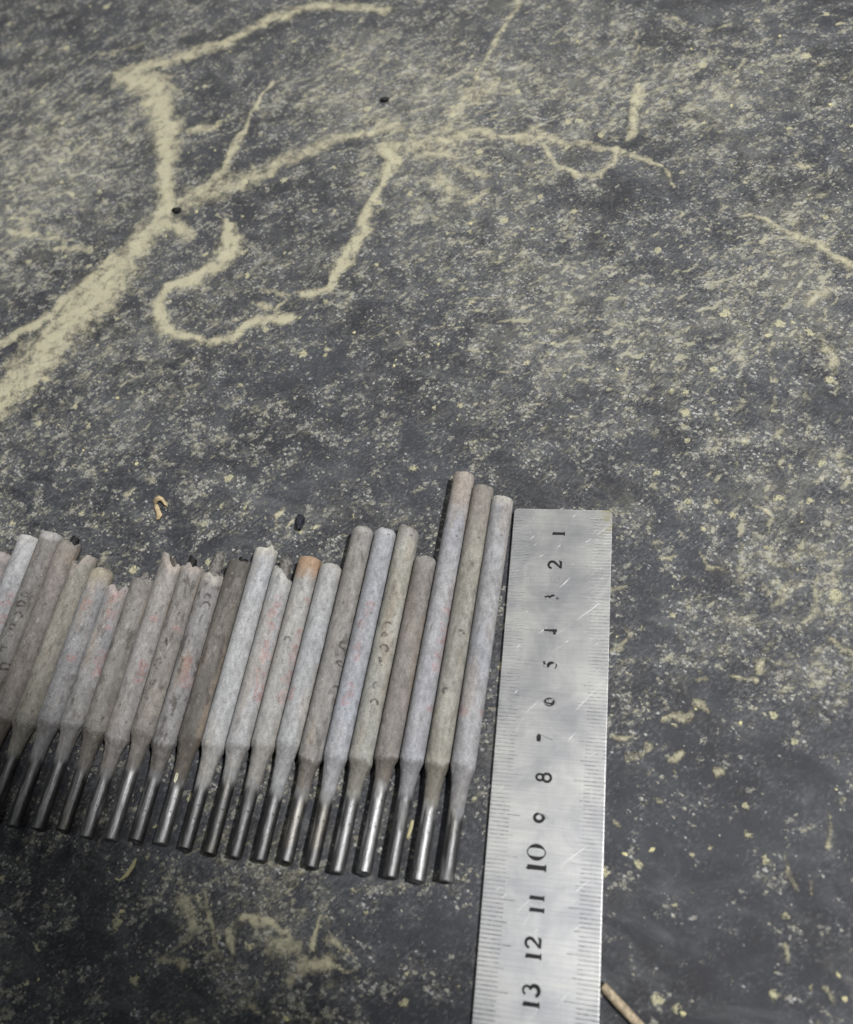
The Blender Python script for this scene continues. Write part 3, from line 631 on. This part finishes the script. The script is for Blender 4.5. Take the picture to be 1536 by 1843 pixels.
NA = 64
def electrode(k):
    xb, yb, ang, L, sc0, sc1, dia = RODS[k]
    body, tip, shape, dirt, stub, band = CFG[k]; dirt = min(1, dirt + (.2 if k > 10 else .08))
    gy = sum(body) / 3; b0 = body; body = [(gy + (c_ - gy) * (.42 if b0[2] > b0[0] else .7)) * (.83 if k > 10 and k != 21 else .90) for c_ in body]; gt = sum(tip) / 3; tip = [gt + (c_ - gt) * .75 for c_ in tip]
    body, tip = lin(*body), lin(*tip)
    R = dia * .4925; rc = 2.02; rg = random.Random(100 + k)
    root = bpy.data.objects.new('welding_electrode', None); col.objects.link(root); root.empty_display_size = .01
    root.location = Vector((xb, yb, 0)) * MM; root.rotation_euler = (0, 0, -math.radians(ang))
    tag(root, LOOK[k] + ', ' + WHERE[k], 'electrode', 'welding electrode stubs laid side by side')
    # ---- coating
    phi = np.arange(NA) / NA * 2 * math.pi; lx, lz = np.cos(phi), np.sin(phi)
    jn = (fbm(lx * 2.2 + 9, lz * 2.2 + 5, seed=k * 7 + 1, octv=4) - .5)
    e = jn * .7
    if shape in ('jag', 'burnt'): e = jn * 2.8 - .5
    if shape == 'slant': e = -1.8 * (lx + 1) / 2 + jn
    if shape == 'vee': e = -2.6 * np.clip(lx * 1.1, 0, 1) + 1.0 * (lx < -.6) + jn * 1.2 - .8
    if shape == 'spike': e = jn * .7 + 1.4 * np.exp(-((lx - .72) / .16) ** 2)
    if shape == 'fall': e = 1.2 - 4.4 * sstep(-.45, .7, lx) + jn * 1.6 + 1.5 * np.exp(-((lx - .95) / .12) ** 2)
    if shape == 'notch': e = -4.6 * (1 - sstep(.0, .62, np.abs(lx + .12))) * (lz > -.2) + 1.0 * (lx > .55) - 1.6 * (lx < -.55) + jn * 1.4
    if k == 5 or k == 16: e = e + (.8 if k == 16 else 0) * np.sin(phi * 5)
    s_end = L + e - (1.2 if shape in ('jag', 'vee') and stub else 0)
    N = 300
    u = np.linspace(0, 1, N)
    s_beg = sc0 + .5 + 4.5 * (fbm(lx * 1.1 + 3, lz * 1.1 + 7, seed=k * 11 + 5, octv=3) - .5)
    Vs = s_beg[None] + u[:, None] * (s_end - s_beg)[None]
    lean = np.random.RandomState(k).uniform(-.5, .5)
    tt = np.clip((Vs - (sc0 - 1.0) + 1.2 * (fbm(lx * 1.3 + 0 * Vs, lz * 1.3 + 0 * Vs, seed=k + 60)[...] - .5) * 2 + lean * lx) / (sc1 - sc0 + 1.0), 0, 1)
    tt = np.where(tt < .8, tt * tt * .55 / .64 + tt * .35 / .8 * 0 + 0, .55 + (tt - .8) * 2.25)
    wgt = np.random.RandomState(k + 50).uniform(.2, 1.0); tt = wgt * sstep(0, 1, tt) + (1 - wgt) * tt
    LX0 = lx[None] + 0 * Vs; LZ0 = lz[None] + 0 * Vs
    rr = rc + .10 + (R - rc - .10) * tt
    rr = rr - .16 * np.exp(-((tt - .93) / .035) ** 2) * (fbm(LX0 * 2, LZ0 * 2, seed=k + 90) > .42)
    dist = np.maximum(s_end[None] - Vs, 0)
    rad = {'round': 2.3, 'flat': .7, 'spike': .6, 'slant': .9}.get(shape, .55)
    q = np.clip(1 - dist / rad, 0, 1)
    rr = rr * (1 - (1 - np.sqrt(np.clip(1 - q * q, 0, 1))) * (.72 if shape == 'round' else .32))
    LX = lx[None] + 0 * Vs; LZ = lz[None] + 0 * Vs
    # lumps; kept slight on the barrel, stronger on the hand-broken shoulder
    gritm = sstep(0, .35, tt) * (1 - sstep(.80, 1.0, tt)) + .6 * (1 - sstep(0, 1.6, dist)) * (shape in ('jag', 'burnt', 'notch', 'fall', 'vee'))
    rr = rr + (.07 + .42 * gritm) * (fbm(LX * 3 * 1.2, Vs * .9, LZ * 3 * 1.2, seed=k * 3 + 2, octv=4) - .62) - .02
    X = rr * LX; Z = R + rr * LZ; Y = Vs
    V = np.stack([X.ravel(), Y.ravel(), Z.ravel()], 1)
    i0 = (np.arange(N - 1)[:, None] * NA + np.arange(NA)[None]); i1 = (np.arange(N - 1)[:, None] * NA + (np.arange(NA)[None] + 1) % NA)
    F = np.stack([i0.ravel(), i0.ravel() + NA, i1.ravel() + NA, i1.ravel()], 1)
    # broken end face: inner lip and floor
    last = (N - 1) * NA; nv = len(V); rl = rr[-1]
    lip = np.stack([lx * rl * .62, s_end - .35, R + lz * rl * .62], 1); flo = np.stack([lx * rl * .56, s_end * 0 + s_end.min() - 1.0, R + lz * rl * .56], 1)
    cen = np.array([[0, s_end.min() - 1.2, R]])
    V = np.concatenate([V, lip, flo, cen]); a = np.arange(NA); b = (a + 1) % NA
    F = np.concatenate([F, np.stack([last + a, nv + a, nv + b, last + b], 1), np.stack([nv + a, nv + NA + a, nv + NA + b, nv + b], 1)])
    # colour
    l = V[:, 0]; s = V[:, 1]; z = V[:, 2]; top = z > R
    n1 = fbm(l * .32, s * .11, z * .32, seed=k * 5, octv=5, gain=.6); n2 = fbm(l * .9, s * .45, z * .9, seed=k * 5 + 3, octv=4, gain=.6)
    c = body[None] * (1 + (n1[:, None] - .5) * (.35 + .5 * dirt) + (n2[:, None] - .5) * .3)
    c = c * (1 + (fbm(s * .05 + k, l * 0, seed=k, octv=2)[:, None] - .5) * np.array([.07, .02, -.07]))
    tan = sstep(.52, .75, fbm(l * .25 + 40, s * .06, z * .25, seed=k + 200, octv=4))[:, None] * (.25 + .3 * dirt)
    c = c * (1 - tan) + lin(138, 124, 108) * tan
    dk = sstep(.62 - .12 * dirt, .80 - .1 * dirt, fbm(l * .7, s * .28, z * .7, seed=k + 300, octv=5, gain=.65))[:, None] * (.12 + dirt) * .8
    c = c * (1 - dk) + lin(78, 74, 72) * dk
    dst = np.concatenate([dist.ravel(), np.zeros(2 * NA + 1)])
    tl = {1: 26, 3: 5, 8: 9, 17: 9, 11: 7, 15: 9, 2: 20}.get(k, 4.5)
    tm = ((1 - sstep(tl * .35, tl, dst + 2.5 * (n2 - .5) * 2)) * (.95 if k in (8, 17, 11) else .7))[:, None]
    c = c * (1 - tm) + tip * tm
    tflat = np.concatenate([tt.ravel(), np.ones(2 * NA + 1)])
    edge = .97 - .12 * (n2 - .5)
    gm = ((1 - sstep(edge - .03, edge + .01, tflat)) * (band * .85 + .08))[:, None]
    gritc = body * .22 + lin(98, 90, 80) * .5
    c = c * (1 - gm) + gritc * gm
    if k in RED: 
        m = paint_marks(l, s, top, RED[k], k, 'red') * sstep(.30, .62, fbm(l * 1.6, s * 1.3, z * 1.6, seed=k + 500)); m = (m * .30)[:, None]
        c = c * (1 - m) + lin(156, 78, 70) * m
    if k in INK:
        m = paint_marks(l, s, top, INK[k], k + 31, 'ink') * sstep(.30, .55, fbm(l * 1.4, s * 1.2, z * 1.4, seed=k + 600)); m = (m * .85)[:, None]
        c = c * (1 - m) + lin(52, 48, 46) * m
    c[nv:] = lin(92, 88, 84)
    g = np.concatenate([gritm.ravel(), np.ones(2 * NA + 1)])
    # close floor with a fan using degenerate-free quads
    o = mesh_obj('coating', V, F, M_coat, root, attrs={'col': np.clip(c, 0, 1), 'grit': np.clip(g, 0, 1)})
    # ---- core wire (bare gripping end)
    n = 40; m = 64; ph = np.arange(n) / n * 2 * math.pi; cx, cz = np.cos(ph), np.sin(ph)
    ss = np.concatenate([[0, 0, .12, .32], np.linspace(.8, sc0 + 3, m)]); fr = np.concatenate([[0, .72, .92, 1], np.ones(m)])
    cut = rg.choice([0, .3, .9, 1.2, .6]); VV = []
    for j, (s_, f_) in enumerate(zip(ss, fr)):
        r_ = rc * f_
        sh = cut * (cz + 1) / 2 * math.exp(-s_ / .8) + (.15 * (vnoise(cx * 2 + k, cz * 2, seed=k) - .5) if s_ < 1 else 0)
        VV.append(np.stack([r_ * cx, s_ + sh + 0 * cx, R + r_ * cz], 1))
    VV = np.concatenate(VV); mm = len(ss)
    a = np.arange(mm - 1)[:, None] * n + np.arange(n)[None]; b = np.arange(mm - 1)[:, None] * n + (np.arange(n)[None] + 1) % n
    FF = np.stack([a.ravel(), a.ravel() + n, b.ravel() + n, b.ravel()], 1)
    s = VV[:, 1]; tone = [.13, .25, .16, .27, .21, .12, .17, .14, .12, .10][k % 10]
    nn = fbm(VV[:, 0] * .8, s * .12, VV[:, 2] * .8, seed=k + 900, octv=4)
    cc = np.array([.98, .98, 1.0])[None] * tone * (.75 + .5 * nn[:, None])
    res = (1 - sstep(.2, 3.2, sc0 - s + 5 * (nn - .5)))[:, None]
    cc = cc * (1 - res) + body * .8 * res
    grc = np.clip(sstep(.56, .78, nn) * .7 + res[:, 0], 0, 1)
    if rg.random() < .5:
        warm = (sstep(.5, .7, fbm(s * .15, VV[:, 0] * .3, seed=k + 77)) * .12)[:, None]; cc = cc * (1 - warm) + np.array([.42, .36, .25]) * warm
    mesh_obj('core_wire', VV, FF, M_core, root, attrs={'col': np.clip(cc, 0, 1), 'grit': grc})
    # ---- burnt core showing at the struck tip
    if stub:
        n, m = 20, 22; ph = np.arange(n) / n * 2 * math.pi; base = L - 6; tipn = float(s_end.max() if shape not in ('notch',) else L) + (stub if shape not in ('notch',) else .6)
        if shape in ('jag', 'burnt'): tipn = L + stub - .8
        VV = []
        for j in range(m + 3):
            t = min(j / m, 1); s_ = base + (tipn - base) * t; f_ = [1, .8, .35][max(0, j - m)] if j >= m else 1
            r_ = (1.95 if k in (12, 9) else 1.6) * f_ * (1 - .18 * t * t)
            wob = 1 + .34 * (fbm(np.cos(ph) * 1.7, np.sin(ph) * 1.7, 0 * ph + s_ * .8, seed=k + 40, octv=3) - .5)
            en = 1.6 * (vnoise(np.cos(ph) * 1.4 + 3, np.sin(ph) * 1.4, seed=k + 9) - .5) * t ** 4
            off = {19: 1.6, 11: .9, 13: -.6}.get(k, 0)
            VV.append(np.stack([off + r_ * wob * np.cos(ph), s_ + en + .12 * max(0, j - m), R + (.5 if k in (13, 19, 11) else .15) + r_ * wob * np.sin(ph)], 1))
        VV = np.concatenate(VV); mm = m + 3
        a = np.arange(mm - 1)[:, None] * n + np.arange(n)[None]; b = np.arange(mm - 1)[:, None] * n + (np.arange(n)[None] + 1) % n
        mesh_obj('burnt_core', VV, np.stack([a.ravel(), a.ravel() + n, b.ravel() + n, b.ravel()], 1), M_soot if k in (13, 19, 11) else M_slag, root)
    if k == 11:       # bare nick where the coating has chipped off, its gleam painted in pale
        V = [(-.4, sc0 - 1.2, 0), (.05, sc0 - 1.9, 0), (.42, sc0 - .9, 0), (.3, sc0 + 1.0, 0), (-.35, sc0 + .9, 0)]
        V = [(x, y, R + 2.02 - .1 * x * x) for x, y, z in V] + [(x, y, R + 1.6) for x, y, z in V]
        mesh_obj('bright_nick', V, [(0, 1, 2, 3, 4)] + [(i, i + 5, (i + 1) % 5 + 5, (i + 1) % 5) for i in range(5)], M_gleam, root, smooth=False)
    return root
for k in range(len(RODS)): electrode(k)

# ------------------------------------------------------------------ litter on the sheet
def tube(name, pts, mat, label, cat, n=12, flat=1.0, seed=0, lump=.15):
    """pts (x, y, z, r) in mm, first point = base"""
    P = np.array(pts, float); sub = []
    for i in range(len(P) - 1):
        for j in range(5): sub.append(P[i] + (P[i + 1] - P[i]) * j / 5)
    sub.append(P[-1]); sub = np.array(sub); V = []
    org = np.array([P[0][0], P[0][1], 0])
    m = len(sub)
    for i, p in enumerate(sub):
        d = sub[min(i + 1, m - 1)][:3] - sub[max(i - 1, 0)][:3]; d /= np.linalg.norm(d) + 1e-9
        sx = np.cross(d, [0, 0, 1]); sx /= np.linalg.norm(sx) + 1e-9; sz = np.cross(sx, d)
        for k in range(n):
            a = 2 * math.pi * k / n; r = p[3] * (1 + lump * 2 * (float(vnoise(np.array([math.cos(a) * 1.5 + i * .35]), np.array([math.sin(a) * 1.5]), seed=seed)[0]) - .5))
            V.append(p[:3] - org + sx * math.cos(a) * r + sz * math.sin(a) * r * flat)
    F = [(i * n + k, i * n + (k + 1) % n, (i + 1) * n + (k + 1) % n, (i + 1) * n + k) for i in range(m - 1) for k in range(n)]
    F += [tuple(range(n))[::-1], tuple((m - 1) * n + k for k in range(n))]
    o = mesh_obj(name, V, F, mat, loc=org)
    return tag(o, label, cat)
tube('twig', [(29.6, -123.6, 1.15, 1.1), (32, -125.6, 1.25, 1.15), (35, -128.0, 1.2, 1.12), (39, -131.3, 1.15, 1.1), (45, -137, 1.1, 1.0), (52, -144, .9, .8)], M_twig,
     'thin brown twig poking out from the side of the steel ruler', 'twig', seed=3)

def sheet(name, rows, mat, label, cat, thick=.18):
    """curled leaf-like strip: rows of (left xyz, right xyz) with thickness"""
    org = np.array([rows[0][0][0], rows[0][0][1], 0.]); A = []; m = len(rows); w = 6
    for (l, r, bow) in rows:
        l, r = np.array(l, float) - org, np.array(r, float) - org
        for j in range(w):
            t = j / (w - 1); p = l + (r - l) * t; p[2] += bow * math.sin(math.pi * t); A.append(p)
    A = np.array(A); nz = fbm(A[:, 0] * 1.1, A[:, 1] * 1.1, seed=6, octv=3) - .5
    A[:, 2] = np.maximum(A[:, 2] + nz * .5, .22); B = A.copy(); B[:, 2] -= thick
    V = np.concatenate([A, B]); N = len(A); F = []
    for i in range(m - 1):
        for j in range(w - 1):
            q = i * w + j; F.append((q, q + 1, q + w + 1, q + w)); F.append((N + q, N + q + w, N + q + w + 1, N + q + 1))
    rim = [j for j in range(w)] + [i * w + w - 1 for i in range(1, m)] + [(m - 1) * w + j for j in range(w - 2, -1, -1)] + [i * w for i in range(m - 2, 0, -1)]
    for a, b in zip(rim, rim[1:] + rim[:1]): F.append((a, N + a, N + b, b))
    return tag(mesh_obj(name, V, F, mat, loc=org), label, cat)
sheet('leaf_fragment', [((-121.6, .6, .3), (-120.2, -1.2, .3), .3), ((-120.9, 1.7, .8), (-119.2, .2, 1.2), .4), ((-119.2, 2.2, 1.4), (-117.6, .0, 1.9), .5), ((-117.6, 1.4, 1.5), (-116.4, -1.2, 1.2), .5), ((-116.4, .1, .5), (-115.4, -1.6, .3), .2)], M_leaf,
      'curled tan crumb of dry leaf, hooked upper half, above the electrodes', 'leaf')
sheet('leaf_fragment', [((-120.6, -.9, .5), (-119.1, -.9, .6), .3), ((-120.0, -2.6, .7), (-118.2, -2.2, .8), .5), ((-119.2, -4.0, .5), (-117.3, -3.6, .9), .6), ((-118.7, -5.3, .5), (-116.4, -4.9, .9), .6), ((-118.4, -6.6, .3), (-117.2, -6.1, .4), .2)], M_leaf,
      'twisted tan tail of dry leaf, straight lower half, above the electrodes', 'leaf')

def lump(name, x, y, size, mat, label, cat, seed, sq=(1, 1, .6)):
    n, m = 12, 7; V = []; r = np.random.RandomState(seed)
    for i in range(m):
        th = math.pi * i / (m - 1)
        for j in range(n):
            ph = 2 * math.pi * j / n; d = np.array([math.sin(th) * math.cos(ph), math.sin(th) * math.sin(ph), math.cos(th)])
            f = .55 + .9 * float(fbm(np.array([d[0] * 1.3 + seed]), np.array([d[1] * 1.3]), np.array([d[2] * 1.3]), seed=seed, octv=3)[0])
            V.append(d * f * size * np.array(sq))
    V = np.array(V); V[:, 2] -= V[:, 2].min()
    F = [(i * n + j, (i + 1) * n + j, (i + 1) * n + (j + 1) % n, i * n + (j + 1) % n) for i in range(m - 1) for j in range(n)]
    return tag(mesh_obj(name, V, F, mat, smooth=False, loc=(x, y, 0)), label, cat)
lump('slag_chip', -67.6, -6.2, 1.9, M_chip, 'shiny black slag chip lying just above the electrode tips', 'slag', 4, (.7, 1.5, .6))
lump('dark_crumb', -148.4, 133.8, 1.5, M_soot, 'tiny black crumb where the dust tracks fork', 'crumb', 9, (1.3, .8, .6))
lump('dark_crumb', -68.3, 190.5, 1.5, M_soot, 'tiny black crumb on bare rubber beyond the dust tracks', 'crumb', 11, (1.4, .8, .5))
tube('straw_curl', [(-95.6, -108.8, .35, .35), (-96.0, -111, .55, .62), (-96.9, -113.2, .75, .6), (-98.6, -114.7, .5, .3), (-100.2, -114.5, .3, .2)], M_straw, 'curved pale straw below the bare electrode ends', 'straw', flat=.45, seed=8)
tube('straw_sliver', [(-20.2, -91.6, .3, .42), (-20.4, -93.4, .35, .5), (-20.9, -96.2, .3, .42)], M_straw, 'flat yellow straw sliver between two bare electrode ends', 'straw', flat=.45, seed=12)

# loose flakes and grit: too many and too small to count
def scatter(name, count, smin, smax, mat, label, seed, hmul, sides):
    r = np.random.RandomState(seed); V = []; F = []
    c = 0
    while c < count:
        x, y = r.uniform(-320, 130), r.uniform(-165, 320)
        if (-180 < x < 31 and y < 14) and not (y < -112 and x < -1): continue
        if r.rand() > .35 + 1.2 * float(fbm(np.array([x * .03]), np.array([y * .03]), seed=71, octv=3)[0] - .3): continue
        size = smin + (smax - smin) * r.rand() ** 3; a0 = r.rand() * 6.28; n0 = len(V); h = size * hmul * r.uniform(.6, 1.2); st = r.uniform(.45, 1)
        ca, sa = math.cos(a0), math.sin(a0)
        for z, f in ((-.1, 1.0), (h, .8)):
            for k in range(sides):
                a = 2 * math.pi * k / sides; rad = size * .5 * (.55 + .75 * r.rand()) * f
                px, py = rad * math.cos(a), rad * math.sin(a) * st
                V.append((x + px * ca - py * sa, y + px * sa + py * ca, z * (1 + .3 * r.rand())))
        F.append(tuple(n0 + sides + k for k in range(sides)))
        for k in range(sides): F.append((n0 + k, n0 + (k + 1) % sides, n0 + sides + (k + 1) % sides, n0 + sides + k))
        c += 1
    return tag(mesh_obj(name, V, F, mat, smooth=False), label, kind='stuff')
scatter('dust_flakes', 420, .4, 1.9, M_flake, 'scattered pale yellow flakes of dried dust', 3, .16, 8)
scatter('grit', 3600, .18, .65, M_grit, 'fine pale grit scattered over the rubber sheet', 4, .4, 5)
